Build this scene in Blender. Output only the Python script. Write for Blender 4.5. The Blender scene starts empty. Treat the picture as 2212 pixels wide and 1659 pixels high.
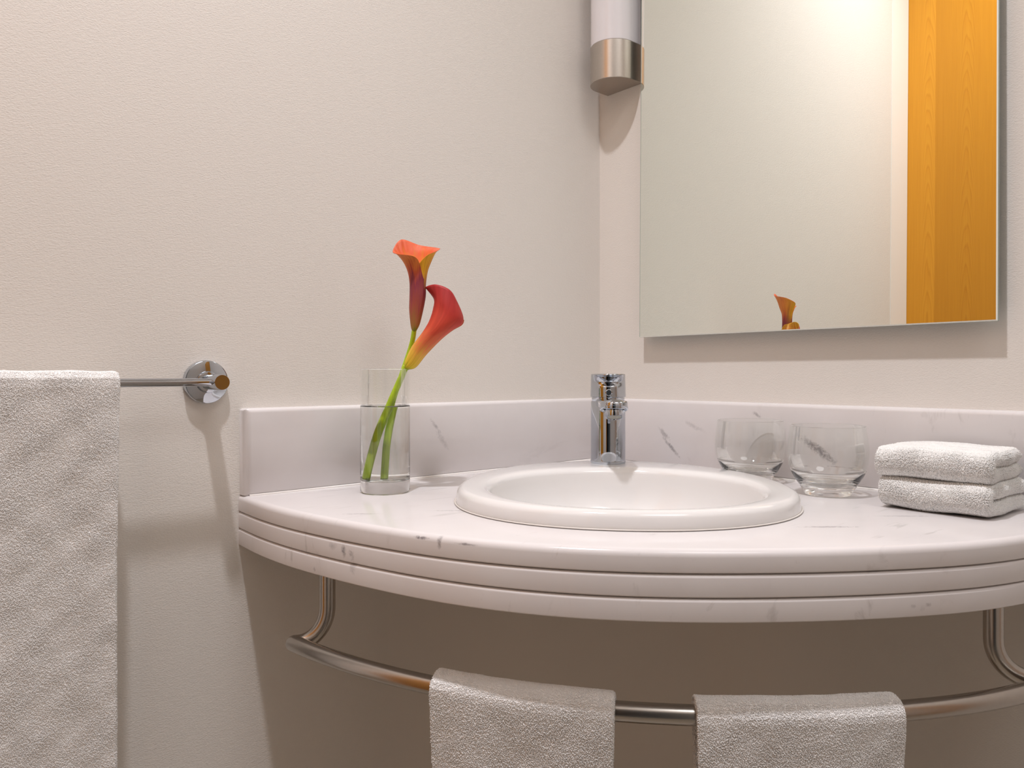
import bpy, bmesh, math, random
import numpy as np
from mathutils import Vector, Matrix, noise

SC = bpy.context.scene
COL = SC.collection
R = math.radians
PI = math.pi

# ------------------------------------------------------------------ camera
cam = bpy.data.cameras.new('camera')
cam.sensor_width = 36.0
cam.lens = 36.0 * 1644.0 / 2212.0
cam.shift_y = -21.5 / 2212.0
cam.clip_start = 0.02
cam_o = bpy.data.objects.new('camera', cam)
cam_o.location = (-1.0564, -0.9722, 1.0154)
cam_o.rotation_euler = (R(90), 0, R(49.2 - 90))
COL.objects.link(cam_o)
SC.camera = cam_o

# ------------------------------------------------------------------ light
LIGHT_POS = (-1.02, -0.53, 2.945)
world = bpy.data.worlds.new('world')
SC.world = world
world.use_nodes = True
world.node_tree.nodes['Background'].inputs[0].default_value = (1, 0.98, 0.96, 1)
world.node_tree.nodes['Background'].inputs[1].default_value = 0.05

spot = bpy.data.lights.new('downlight_bulb', 'SPOT')
spot.energy = 120
spot.color = (0.985, 0.975, 1.02)
spot.shadow_soft_size = 0.04
spot.spot_size = R(108)
spot.spot_blend = 1.0
spot_o = bpy.data.objects.new('downlight_bulb', spot)
spot_o.location = LIGHT_POS
COL.objects.link(spot_o)

spot2 = bpy.data.lights.new('fill_light', 'AREA')  # added fill light, out of view, lifts the ambient level
spot2.shape = 'DISK'
spot2.size = 0.9
spot2.energy = 9.5
spot2.color = (0.97, 0.98, 1.0)
spot2_o = bpy.data.objects.new('fill_light', spot2)
spot2_o.location = (-0.75, -1.75, 2.97)
COL.objects.link(spot2_o)

vs = SC.view_settings
vs.view_transform = 'Standard'
vs.look = 'None'
vs.gamma = 1
vs.use_curve_mapping = False
vs.exposure = 0.17
cy = SC.cycles
cy.max_bounces = 14
cy.diffuse_bounces = 6
cy.glossy_bounces = 6
cy.transmission_bounces = 12
cy.transparent_max_bounces = 16
cy.sample_clamp_indirect = 2.5
cy.use_denoising = True

# ------------------------------------------------------------------ material helpers
def mat(name):
    m = bpy.data.materials.new(name)
    m.use_nodes = True
    nt = m.node_tree
    b = nt.nodes['Principled BSDF']
    return m, nt, b

def N(nt, kind, **kw):
    n = nt.nodes.new(kind)
    for k, v in kw.items():
        setattr(n, k, v)
    return n

def L(nt, a, b):
    nt.links.new(a, b)

def math_node(nt, op, a, b=None, clamp=False):
    n = N(nt, 'ShaderNodeMath', operation=op)
    n.use_clamp = clamp
    for i, v in enumerate((a, b)):
        if v is None:
            continue
        if isinstance(v, (int, float)):
            n.inputs[i].default_value = v
        else:
            L(nt, v, n.inputs[i])
    return n.outputs[0]

def coords(nt, scale=(1, 1, 1), kind='Object', rot=(0, 0, 0), loc=(0, 0, 0)):
    tc = N(nt, 'ShaderNodeTexCoord')
    mp = N(nt, 'ShaderNodeMapping')
    mp.inputs['Scale'].default_value = scale
    mp.inputs['Rotation'].default_value = rot
    mp.inputs['Location'].default_value = loc
    L(nt, tc.outputs[kind], mp.inputs[0])
    return mp.outputs[0]

def noise_tex(nt, vec, scale, detail=3, rough=0.5, dist=0.0):
    n = N(nt, 'ShaderNodeTexNoise')
    n.inputs['Scale'].default_value = scale
    n.inputs['Detail'].default_value = detail
    n.inputs['Roughness'].default_value = rough
    n.inputs['Distortion'].default_value = dist
    L(nt, vec, n.inputs['Vector'])
    return n.outputs['Fac']

def ramp(nt, fac, stops, interp='LINEAR'):
    n = N(nt, 'ShaderNodeValToRGB')
    cr = n.color_ramp
    cr.interpolation = interp
    while len(cr.elements) > 1:
        cr.elements.remove(cr.elements[-1])
    for i, (p, c) in enumerate(stops):
        e = cr.elements[0] if i == 0 else cr.elements.new(p)
        e.position = p
        e.color = c if len(c) == 4 else (*c, 1)
    L(nt, fac, n.inputs[0])
    return n.outputs[0]

def mix_col(nt, fac, a, b, blend='MIX'):
    n = N(nt, 'ShaderNodeMix', data_type='RGBA', blend_type=blend)
    for i, v in ((0, fac), (6, a), (7, b)):
        if isinstance(v, (int, float)):
            n.inputs[i].default_value = v
        elif isinstance(v, tuple):
            n.inputs[i].default_value = v if len(v) == 4 else (*v, 1)
        else:
            L(nt, v, n.inputs[i])
    return n.outputs[2]

def bump(nt, height, strength, dist, bsdf):
    n = N(nt, 'ShaderNodeBump')
    n.inputs['Strength'].default_value = strength
    n.inputs['Distance'].default_value = dist
    L(nt, height, n.inputs['Height'])
    L(nt, n.outputs[0], bsdf.inputs['Normal'])

def simple(name, col, rough=0.5, metal=0.0, **kw):
    m, nt, b = mat(name)
    b.inputs['Base Color'].default_value = (*col, 1)
    b.inputs['Roughness'].default_value = rough
    b.inputs['Metallic'].default_value = metal
    for k, v in kw.items():
        b.inputs[k].default_value = v
    return m

# painted wall paper with a fine pebbly grain
def wall_mat(name, sc, strength=0.55):
    m, nt, b = mat(name)
    b.inputs['Base Color'].default_value = (0.74, 0.70, 0.655, 1)
    b.inputs['Roughness'].default_value = 0.75
    b.inputs['Specular IOR Level'].default_value = 0.25
    v = coords(nt, sc)
    a = noise_tex(nt, v, 640, 2, 0.5, 0.4)
    c = noise_tex(nt, v, 260, 2, 0.5)
    h = math_node(nt, 'ADD', a, math_node(nt, 'MULTIPLY', c, 0.5))
    bump(nt, h, strength, 0.00062, b)
    return m

M_WALL = wall_mat('wall_paint', (0.62, 0.62, 1.15))
M_PANEL = simple('panel_paint', (0.74, 0.70, 0.655), 0.75)
M_CEIL = simple('ceiling_paint', (0.85, 0.83, 0.8), 0.8)
M_TRIMW = simple('white_gloss_paint', (0.86, 0.85, 0.83), 0.35)

def floor_mat():
    m, nt, b = mat('floor_stone')
    v = coords(nt)
    f = noise_tex(nt, v, 9, 5, 0.6)
    L(nt, ramp(nt, f, [(0.3, (0.27, 0.23, 0.175)), (0.7, (0.36, 0.31, 0.24))]), b.inputs['Base Color'])
    b.inputs['Roughness'].default_value = 0.4
    return m
M_FLOOR = floor_mat()

def marble_mat(name, blobs=(), streak_rot=0.0, vein=1.0):
    m, nt, b = mat(name)
    v = coords(nt)
    base = ramp(nt, noise_tex(nt, v, 7, 4, 0.6, 0.4),
                [(0.3, (0.71, 0.675, 0.675)), (0.6, (0.745, 0.715, 0.715))])
    # thin broken grey streaks running along one direction
    sv = coords(nt, (9, 60, 22), rot=(0, 0, streak_rot))
    s = noise_tex(nt, sv, 1.0, 5, 0.62, 0.5)
    thin = ramp(nt, s, [(0.60, (0, 0, 0)), (0.70, (1, 1, 1))])
    gate = ramp(nt, noise_tex(nt, coords(nt, loc=(3, 1, 2)), 9, 2, 0.5), [(0.42, (0, 0, 0)), (0.58, (1, 1, 1))])
    f = math_node(nt, 'MULTIPLY', math_node(nt, 'MULTIPLY', thin, gate), 0.55 * vein)
    col = mix_col(nt, f, base, (0.42, 0.39, 0.38))
    geo = N(nt, 'ShaderNodeTexCoord')
    for (c, r, rot, k) in blobs:
        mp = N(nt, 'ShaderNodeMapping', vector_type='TEXTURE')
        mp.inputs['Location'].default_value = c
        mp.inputs['Rotation'].default_value = rot
        mp.inputs['Scale'].default_value = r
        L(nt, geo.outputs['Object'], mp.inputs[0])
        ln = N(nt, 'ShaderNodeVectorMath', operation='LENGTH')
        L(nt, mp.outputs[0], ln.inputs[0])
        fall = math_node(nt, 'SUBTRACT', 1.0, ln.outputs['Value'], True)
        nz = noise_tex(nt, v, 210, 4, 0.6, 0.8)
        g = ramp(nt, math_node(nt, 'ADD', math_node(nt, 'MULTIPLY', fall, 0.55), nz), [(0.60, (0, 0, 0)), (1.0, (1, 1, 1))])
        g = math_node(nt, 'MULTIPLY', g, math_node(nt, 'MULTIPLY', fall, 3.0, True))
        col = mix_col(nt, math_node(nt, 'MULTIPLY', g, k), col, (0.27, 0.25, 0.26))
    L(nt, col, b.inputs['Base Color'])
    b.inputs['Roughness'].default_value = 0.16
    b.inputs['Specular IOR Level'].default_value = 0.45
    b.inputs['Subsurface Weight'].default_value = 0.0
    return m

M_MARBLE = marble_mat('white_marble', [
    ((-0.662, -0.247, 0.829), (0.010, 0.006, 0.011), (0, 0.3, 0), 1.0),
    ((-0.660, -0.259, 0.826), (0.010, 0.006, 0.010), (0, 0.3, 0), 0.7),
    ((-0.6675, -0.229, 0.831), (0.010, 0.010, 0.006), (0, 0, 0), 0.4),
    ((-0.660, -0.261, 0.813), (0.010, 0.007, 0.012), (0, 0, 0), 0.55),
    ((-0.638, -0.352, 0.8555), (0.012, 0.012, 0.0022), (0, 0, R(60)), 1.3),
    ((-0.630, -0.372, 0.8535), (0.010, 0.004, 0.008), (0, 0, 0), 0.85),
    ((-0.619, -0.400, 0.8545), (0.016, 0.016, 0.0018), (0, 0, 0), 0.85),
    ((-0.673, -0.198, 0.801), (0.006, 0.004, 0.004), (0, 0, 0), 0.7),
    ((-0.331, -0.687, 0.8055), (0.005, 0.004, 0.003), (0, 0, 0), 0.55),
    ((-0.318, -0.695, 0.8058), (0.005, 0.004, 0.003), (0, 0, 0), 0.55),
    ((-0.307, -0.597, 0.86), (0.045, 0.006, 0.01), (0, 0, R(-40)), 0.6),
    ((-0.189, -0.621, 0.86), (0.05, 0.005, 0.01), (0, 0, R(-42)), 0.4),
    ((-0.533, -0.280, 0.86), (0.05, 0.006, 0.01), (0, 0, R(-40)), 0.4),
    ((-0.631, -0.222, 0.86), (0.03, 0.004, 0.01), (0, 0, R(-40)), 0.45),
], streak_rot=R(41))
M_SPLASH_B = marble_mat('white_marble_splash', [
    ((-0.02, -0.166, 0.914), (0.01, 0.022, 0.006), (R(42), 0, 0), 0.6),
    ((-0.02, -0.180, 0.893), (0.01, 0.034, 0.005), (R(42), 0, 0), 0.75),
    ((-0.02, -0.226, 0.930), (0.01, 0.030, 0.006), (R(20), 0, 0), 0.3),
    ((-0.02, -0.437, 0.908), (0.01, 0.045, 0.009), (R(33), 0, 0), 0.9),
    ((-0.02, -0.340, 0.954), (0.01, 0.012, 0.004), (R(30), 0, 0), 0.6),
], vein=0.5)
M_SPLASH_A = marble_mat('white_marble_splash_left', [
    ((-0.388, -0.02, 0.936), (0.020, 0.01, 0.004), (0, R(50), 0), 0.55),
    ((-0.376, -0.02, 0.915), (0.026, 0.01, 0.007), (0, R(55), 0), 0.3),
], vein=0.25)

M_CERAMIC = simple('white_ceramic', (0.78, 0.765, 0.755), 0.10)
M_CERAMIC.node_tree.nodes['Principled BSDF'].inputs['Coat Weight'].default_value = 0.3
M_CHROME = simple('chrome', (0.51, 0.54, 0.59), 0.03, 1.0)
M_CHROME_DK = simple('dark_chrome', (0.35, 0.35, 0.36), 0.3, 1.0)  # dull dark metal, used on the mirror battens
M_MESH = simple('aerator_mesh', (0.35, 0.34, 0.30), 0.5, 0.6)

def brushed(name, col, rough, axis):
    m, nt, b = mat(name)
    b.inputs['Metallic'].default_value = 1.0
    n = noise_tex(nt, coords(nt, (260, 260, 260)), 1.0, 3, 0.6)
    L(nt, ramp(nt, n, [(0.3, tuple(c * 0.95 for c in col)), (0.7, col)]), b.inputs['Base Color'])
    b.inputs['Roughness'].default_value = rough
    return m
M_NICKEL = brushed('brushed_nickel', (0.52, 0.475, 0.43), 0.31, (2,))
M_STEEL = brushed('brushed_steel', (0.52, 0.485, 0.45), 0.25, (2,))

M_MIRROR = simple('mirror_silver', (0.90, 0.935, 0.885), 0.0, 1.0)
M_MIRROR_EDGE = simple('mirror_glass_edge', (0.30, 0.38, 0.34), 0.2)
M_MIRROR_RIM = simple('mirror_polished_edge', (0.86, 0.88, 0.83), 0.15)
M_OPAL = simple('opal_glass', (0.71, 0.69, 0.71), 0.25)
M_OPAL.node_tree.nodes['Principled BSDF'].inputs['Subsurface Weight'].default_value = 0.4
M_OPAL.node_tree.nodes['Principled BSDF'].inputs['Subsurface Radius'].default_value = (0.02, 0.02, 0.02)

def glass_mat(name, ior, col=(1, 1, 1)):
    m, nt, b = mat(name)
    b.inputs['Base Color'].default_value = (*col, 1)
    b.inputs['Roughness'].default_value = 0.0
    b.inputs['IOR'].default_value = ior
    b.inputs['Transmission Weight'].default_value = 1.0
    return m
M_GLASS = glass_mat('clear_glass', 1.48, (0.985, 0.995, 0.985))
M_WATER = glass_mat('water', 1.33, (0.99, 1.0, 0.99))

def thin_glass_mat():
    # a wall of glass so thin that it does not bend light: clear with a Fresnel shine
    m = bpy.data.materials.new('thin_clear_glass')
    m.use_nodes = True
    nt = m.node_tree
    nt.nodes.clear()
    out = N(nt, 'ShaderNodeOutputMaterial')
    tr = N(nt, 'ShaderNodeBsdfTransparent')
    tr.inputs[0].default_value = (0.988, 0.993, 0.988, 1)
    gl = N(nt, 'ShaderNodeBsdfGlossy')
    gl.inputs['Roughness'].default_value = 0.0
    gl.inputs[0].default_value = (1, 1, 1, 1)
    lw = N(nt, 'ShaderNodeFresnel')
    lw.inputs[0].default_value = 1.45
    f = math_node(nt, 'MULTIPLY', lw.outputs[0], 0.4)
    mx = N(nt, 'ShaderNodeMixShader')
    L(nt, f, mx.inputs[0]); L(nt, tr.outputs[0], mx.inputs[1]); L(nt, gl.outputs[0], mx.inputs[2])
    L(nt, mx.outputs[0], out.inputs[0])
    return m
M_THIN = thin_glass_mat()

def wood_mat(name, offset, dark=1.0, cx=0.0):
    # plain sawn veneer: tall nested arches along z, straight grain at the sides
    m, nt, b = mat(name)
    tc = N(nt, 'ShaderNodeTexCoord')
    mp = N(nt, 'ShaderNodeMapping')
    mp.inputs['Location'].default_value = offset
    L(nt, tc.outputs['Object'], mp.inputs[0])
    sep = N(nt, 'ShaderNodeSeparateXYZ')
    L(nt, mp.outputs[0], sep.inputs[0])
    across = math_node(nt, 'SUBTRACT', sep.outputs[1], cx)
    a2 = math_node(nt, 'MULTIPLY', math_node(nt, 'MULTIPLY', across, across), 420.0)
    wob = noise_tex(nt, coords(nt, (1, 9, 1.1), loc=offset), 1.6, 3, 0.5, 0.2)
    s = math_node(nt, 'ADD', math_node(nt, 'SUBTRACT', math_node(nt, 'MULTIPLY', wob, 0.42), sep.outputs[2]),
                  math_node(nt, 'MULTIPLY', a2, -1.0))
    t = math_node(nt, 'FRACT', math_node(nt, 'MULTIPLY', s, 15.0))
    grain = ramp(nt, t, [(0.0, (0.60, 0.235, 0.012)), (0.12, (0.68, 0.285, 0.018)), (0.8, (0.73, 0.335, 0.026)), (0.97, (0.60, 0.235, 0.012))])
    fib = noise_tex(nt, coords(nt, (1, 260, 5)), 1.0, 3, 0.6)
    col = mix_col(nt, 0.42, grain, ramp(nt, fib, [(0.3, (0.62, 0.25, 0.014)), (0.7, (0.74, 0.33, 0.024))]))
    if dark != 1.0:
        col = mix_col(nt, 1.0, col, (dark, dark * 0.97, dark * 0.85), 'MULTIPLY')
    L(nt, col, b.inputs['Base Color'])
    b.inputs['Roughness'].default_value = 0.38
    b.inputs['Specular IOR Level'].default_value = 0.35
    return m
M_WOOD_A = wood_mat('lacquered_maple_casing', (0, 0, 0), 1.0, -0.062)
M_WOOD_B = wood_mat('lacquered_maple_leaf', (0, 0.0, 0.4), 0.86, -0.165)
M_DARK = simple('dark_backdrop_black', (0.03, 0.03, 0.035), 0.8)

def terry_mat(name, col=(0.985, 0.965, 0.95)):
    m, nt, b = mat(name)
    n = noise_tex(nt, coords(nt), 420, 2, 0.5)
    L(nt, ramp(nt, n, [(0.3, tuple(c * 0.95 for c in col)), (0.7, col)]), b.inputs['Base Color'])
    b.inputs['Roughness'].default_value = 0.9
    b.inputs['Specular IOR Level'].default_value = 0.15
    b.inputs['Sheen Weight'].default_value = 0.8
    b.inputs['Sheen Roughness'].default_value = 0.5
    return m
M_TERRY = terry_mat('white_terry_cotton')
M_TERRY_W = terry_mat('bright_white_terry_cotton', (0.99, 0.98, 0.96))

# ------------------------------------------------------------------ object helpers
def link(name, me, parent=None, mats=(), smooth=True, angle=35):
    for mm in mats:
        me.materials.append(mm)
    if smooth:
        me.polygons.foreach_set('use_smooth', [True] * len(me.polygons))
        if angle is not None:
            me.set_sharp_from_angle(angle=R(angle))
    me.update()
    o = bpy.data.objects.new(name, me)
    COL.objects.link(o)
    if parent is not None:
        o.parent = parent
    return o

def from_bm(name, bm, mats, parent=None, smooth=True, angle=35, recalc=True):
    if recalc:
        bmesh.ops.recalc_face_normals(bm, faces=bm.faces)
    me = bpy.data.meshes.new(name)
    bm.to_mesh(me)
    bm.free()
    return link(name, me, parent, mats if isinstance(mats, (list, tuple)) else [mats], smooth, angle)

def thing(name, label, cat, loc=(0, 0, 0), rotz=0.0, group=None):
    o = bpy.data.objects.new(name, None)
    o.empty_display_size = 0.05
    o.location = loc
    o.rotation_euler = (0, 0, rotz)
    COL.objects.link(o)
    return tag(o, label, cat, group)

def tag(o, label, cat, group=None):
    o['label'] = label
    o['category'] = cat
    if group:
        o['group'] = group
    return o

def structure(o):
    o['kind'] = 'structure'
    return o

def box_bm(x0, x1, y0, y1, z0, z1, bev=0.0, seg=2):
    bm = bmesh.new()
    bmesh.ops.create_cube(bm, size=1)
    for v in bm.verts:
        v.co = Vector(((x0 + x1) / 2 + v.co.x * (x1 - x0), (y0 + y1) / 2 + v.co.y * (y1 - y0), (z0 + z1) / 2 + v.co.z * (z1 - z0)))
    if bev > 0:
        bmesh.ops.bevel(bm, geom=list(bm.edges), offset=bev, segments=seg, profile=0.5, affect='EDGES')
    return bm

def rings_bm(rings, closed=True, cap0=True, cap1=True, mat_idx=None, bm=None):
    """loft a list of rings (lists of points of one length)"""
    bm = bm or bmesh.new()
    vs_ = [[bm.verts.new(p) for p in r] for r in rings]
    n = len(rings[0])
    for i in range(len(rings) - 1):
        for j in range(n if closed else n - 1):
            k = (j + 1) % n
            try:
                f = bm.faces.new((vs_[i][j], vs_[i][k], vs_[i + 1][k], vs_[i + 1][j]))
                if mat_idx:
                    f.material_index = mat_idx(i)
            except ValueError:
                pass
    if cap0:
        bm.faces.new(vs_[0][::-1])
    if cap1:
        bm.faces.new(vs_[-1])
    return bm

def lathe_bm(profile, n=48, center=(0, 0, 0), cap0=True, cap1=True, mat_idx=None):
    cx, cy_, cz = center
    rings = [[(cx + r * math.cos(2 * PI * j / n), cy_ + r * math.sin(2 * PI * j / n), cz + z) for j in range(n)] for r, z in profile]
    return rings_bm(rings, True, cap0, cap1, mat_idx)

def catmull(pts, per=8, closed=False):
    P = [Vector(p) for p in pts]
    n = len(P)
    out = []
    rng = n if closed else n - 1
    for i in range(rng):
        if closed:
            a, b, c, d = P[(i - 1) % n], P[i], P[(i + 1) % n], P[(i + 2) % n]
        else:
            b, c = P[i], P[i + 1]
            a = P[i - 1] if i > 0 else b * 2 - c
            d = P[i + 2] if i + 2 < n else c * 2 - b
        for k in range(per):
            t = k / per
            out.append(0.5 * ((2 * b) + (c - a) * t + (2 * a - 5 * b + 4 * c - d) * t * t + (3 * b - a - 3 * c + d) * t ** 3))
    if not closed:
        out.append(P[-1])
    return out

def tube_bm(path, rad, n=20, cap=True):
    P = [Vector(p) for p in path]
    rings = []
    up = None
    for i, p in enumerate(P):
        t = (P[min(i + 1, len(P) - 1)] - P[max(i - 1, 0)]).normalized()
        if up is None:
            up = t.orthogonal().normalized()
        up = (up - t * up.dot(t)).normalized()
        s = t.cross(up)
        r = rad(i / (len(P) - 1)) if callable(rad) else rad
        rings.append([p + up * (r * math.cos(2 * PI * j / n)) + s * (r * math.sin(2 * PI * j / n)) for j in range(n)])
    return rings_bm(rings, True, cap, cap)

# ------------------------------------------------------------------ the room
X_LEFT, Y_BACK, Z_CEIL = -1.43, -2.25, 3.0
T = 0.08
structure(from_bm('wall_rear', box_bm(X_LEFT - T, T, 0, T, 0, Z_CEIL), M_WALL, smooth=False))
structure(from_bm('wall_right', box_bm(0, T, Y_BACK - T, 0, 0, Z_CEIL), M_WALL, smooth=False))
structure(from_bm('floor', box_bm(X_LEFT - T, T, Y_BACK - T, T, -0.05, 0), M_FLOOR, smooth=False))
structure(from_bm('ceiling', box_bm(X_LEFT - T, T, Y_BACK - T, T, Z_CEIL, Z_CEIL + 0.05), M_CEIL, smooth=False))
structure(from_bm('wall_front', box_bm(X_LEFT - T, T, Y_BACK - T, Y_BACK, 0, Z_CEIL), M_WALL, smooth=False))
# left wall with an added opening that gives the chrome dark reflections
bm = box_bm(X_LEFT - T, X_LEFT, -0.95, 0, 0, Z_CEIL)
o = bmesh.new()
structure(from_bm('wall_left', bm, M_WALL, smooth=False))
o.free()
structure(from_bm('wall_left', box_bm(X_LEFT - T, X_LEFT, Y_BACK, -2.12, 0, Z_CEIL), M_WALL, smooth=False))
structure(from_bm('wall_left', box_bm(X_LEFT - T, X_LEFT, -2.12, -0.95, 2.1, Z_CEIL), M_WALL, smooth=False))
structure(from_bm('wall_dark_backdrop', box_bm(X_LEFT - 1.0, X_LEFT - 0.95, -2.3, -0.5, 0, 2.3), M_DARK, smooth=False))  # added unseen backdrop, painted near black for the chrome to reflect
# wooden casing and leaf on the left wall, seen in the mirror
structure(from_bm('trim_1', box_bm(X_LEFT, X_LEFT + 0.012, -0.0796, -0.001, 0, 2.6), M_WOOD_A, smooth=False))
d1 = structure(from_bm('door_1', box_bm(X_LEFT, X_LEFT + 0.0118, -0.42, -0.0796, 0, 2.6), M_WOOD_B, smooth=False))
structure(from_bm('trim_2', box_bm(X_LEFT + 0.001, X_LEFT + 0.02, -0.95, -0.885, 0, 2.15, 0.002), M_WOOD_A, smooth=False))
structure(from_bm('trim_3', box_bm(X_LEFT + 0.001, X_LEFT + 0.02, -2.18, -2.12, 0, 2.15, 0.002), M_TRIMW, smooth=False))
# white upright board at the end of the rear wall, seen in the mirror
structure(from_bm('trim_4', box_bm(X_LEFT + 0.013, -1.305, -0.0012, 0, 0, 2.6), M_TRIMW, smooth=False))
# wooden door on the right wall beyond the vanity
structure(from_bm('door_2', box_bm(-0.022, -0.0005, -2.24, -1.62, 0, 2.05, 0.003), M_WOOD_B, smooth=False))
# downlight ring in the ceiling
dl = thing('ceiling_downlight', 'round white recessed downlight in the ceiling', 'ceiling light', (LIGHT_POS[0], LIGHT_POS[1], Z_CEIL))
from_bm('ring', lathe_bm([(0.052, -0.001), (0.07, -0.001), (0.072, -0.006), (0.055, -0.009), (0.052, -0.004)], 40, cap0=False, cap1=False), M_TRIMW, dl)

pl = thing('fill_light_ring', 'large round white ring added around the unseen fill light', 'ceiling light', (-0.75, -1.75, Z_CEIL))  # ring added around the unseen fill light
from_bm('ring', lathe_bm([(0.455, -0.001), (0.475, -0.001), (0.475, -0.032), (0.455, -0.032), (0.455, -0.001)], 64, cap0=False, cap1=False), M_TRIMW, pl)

# ------------------------------------------------------------------ vanity outline
TAB = [(0, .681), (3, .683), (13, .697), (20.6, .707), (26, .721), (30, .730), (36.3, .744), (43, .751), (49, .753),
       (55, .755), (58.6, .757), (62, .760), (65.3, .764), (69, .768), (73.7, .772), (80, .766), (90, .745)]
def interp(tab, t):
    for (a0, r0), (a1, r1) in zip(tab, tab[1:]):
        if t <= a1:
            return r0 + (r1 - r0) * (t - a0) / (a1 - a0)
    return tab[-1][1]
def smooth_tab(tab, n=181, w=6.0):
    out = []
    for i in range(n):
        t = 90 * i / (n - 1)
        ww = min(w, t + 0.01, 90 - t + 0.01)
        s = sum(interp(tab, t + ww * k / 8) for k in range(-8, 9)) / 17
        out.append((t, s))
    return out
OUT = smooth_tab(TAB)
def edge_pt(t, off=0.0, z=0.0, tab=OUT):
    r = interp(tab, t) + off
    return Vector((-r * math.cos(R(t)), -r * math.sin(R(t)), z))

S = Vector((-0.338, -0.350, 0))         # centre of the basin
U = Vector((-0.7071, -0.7071, 0))       # from the corner towards the room
W_ = Vector((0.7071, -0.7071, 0))       # along the wide way of the basin

# closed polygon: (type, param)
poly = []
for i in range(12):
    poly.append(('w', Vector((-0.681 * i / 12 - 0.001, -0.0, 0))))
for i in range(121):
    poly.append(('c', 90 * i / 120))
for i in range(12, 0, -1):
    poly.append(('w', Vector((0.0, -0.745 * i / 12.0 + 0.02, 0))))

def slab(name, z0, z1, rt, rb, parent):
    def ring(off, z):
        return [(p.x, p.y, z) if k == 'w' else tuple(edge_pt(p, off, z)) for k, p in poly]
    outer = []
    m = 5
    for i in range(m + 1):
        a = PI / 2 * i / m
        outer.append(ring(-rt + rt * math.sin(a) + 0.0015, z1 - rt + rt * math.cos(a)))
    for i in range(m + 1):
        a = PI / 2 * i / m
        outer.append(ring(-rb + rb * math.cos(a) + 0.0015, z0 + rb - rb * math.sin(a)))
    hole = []
    for k, p in poly:
        q = (p if k == 'w' else edge_pt(p)) - S
        q.z = 0
        q.normalize()
        hole.append(q)
    h = lambda z: [tuple(S + q * 0.181 + Vector((0, 0, z))) for q in hole]
    rings = [h(z0), h(z1)] + outer + [h(z0)]
    bm = rings_bm(rings, True, False, False)
    bmesh.ops.remove_doubles(bm, verts=bm.verts, dist=1e-6)
    return from_bm(name, bm, M_MARBLE, parent, angle=40)

van = thing('marble_vanity', 'white marble corner vanity counter with curved layered front edge and low backsplashes', 'vanity', (0, 0, 0))
TH = 0.0215
slab('top_slab', 0.86 - TH + 0.0005, 0.86, 0.007, 0.0012, van)
slab('middle_slab', 0.86 - 2 * TH + 0.0005, 0.86 - TH - 0.0004, 0.0035, 0.0012, van)
slab('bottom_slab', 0.86 - 3 * TH, 0.86 - 2 * TH - 0.0004, 0.0035, 0.0012, van)

def splash(name, prof_len0, prof_len1, along, m):
    """upright marble strip against a wall, top front edge eased"""
    bm = bmesh.new()
    z0, z1, t, r = 0.8602, 0.9715, 0.02, 0.006
    prof = [(0.0, z0), (t - 0.003, z0), (t, z0 + 0.003)]
    for i in range(6):
        a = PI / 2 * i / 5
        prof.append((t - r + r * math.cos(a), z1 - r + r * math.sin(a)))
    prof.append((0.0, z1))
    stations = [prof_len0, prof_len0 + 0.0]
    L0, L1 = prof_len0, prof_len1
    e = 0.008
    stats = [(L0, 0.0)]
    end = []
    for i in range(5):
        a = PI / 2 * i / 4
        end.append((L1 - e + e * math.sin(a), e - e * math.cos(a)))
    stats += [(L1 - e, 0.0)] + end[1:]
    rings = []
    for s, shrink in stats:
        ring = []
        for d, z in prof:
            dd = min(d, t - shrink)
            zz = min(z, z1 - shrink * 0.35)
            p = (-s, -dd, zz) if along == 'x' else (-dd, -s, zz)
            ring.append(p)
        rings.append(ring)
    bm = rings_bm(rings, True, True, True)
    return from_bm(name, bm, m, van, angle=50)
splash('backsplash', 0.0, 0.681, 'x', M_SPLASH_A)
splash('backsplash', 0.0205, 0.742, 'y', M_SPLASH_B)
sl = [(-0.676, -0.0205, 0.8604), (-0.35, -0.0205, 0.8604), (-0.0205, -0.0205, 0.8604), (-0.0205, -0.35, 0.8604), (-0.0205, -0.738, 0.8604)]
from_bm('sealant', tube_bm(sl, 0.0016, 10), simple('white_sealant', (0.86, 0.83, 0.80), 0.3), van, angle=None)
# smooth curved panel that hides the pipework below the counter
n = 40
PR = 0.46
rings = []
for z in (0.02, 0.7945):
    rings.append([(-PR + PR * math.sin(PI / 2 * i / n), -PR + PR * math.cos(PI / 2 * i / n), z) for i in range(n + 1)])
def off_ring(r, d):
    out = []
    for i, p in enumerate(r):
        a = PI / 2 * i / n
        out.append((p[0] + d * math.sin(a), p[1] + d * math.cos(a), p[2]))
    return out
bm = bmesh.new()
inner = [off_ring(r, -0.00012) for r in rings]
a0 = [bm.verts.new(p) for p in inner[0]]; a1 = [bm.verts.new(p) for p in inner[1]]
b0 = [bm.verts.new(p) for p in off_ring(rings[0], -0.00004)]; b1 = [bm.verts.new(p) for p in off_ring(rings[1], -0.00004)]
for i in range(n):
    bm.faces.new((a0[i], a0[i + 1], a1[i + 1], a1[i]))
    bm.faces.new((b0[i], b1[i], b1[i + 1], b0[i + 1]))
    bm.faces.new((a1[i], a1[i + 1], b1[i + 1], b1[i]))
    bm.faces.new((a0[i], b0[i], b0[i + 1], a0[i + 1]))
for i in (0, n):
    bm.faces.new((a0[i], a1[i], b1[i], b0[i]))
from_bm('apron_panel', bm, M_PANEL, van)

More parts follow.
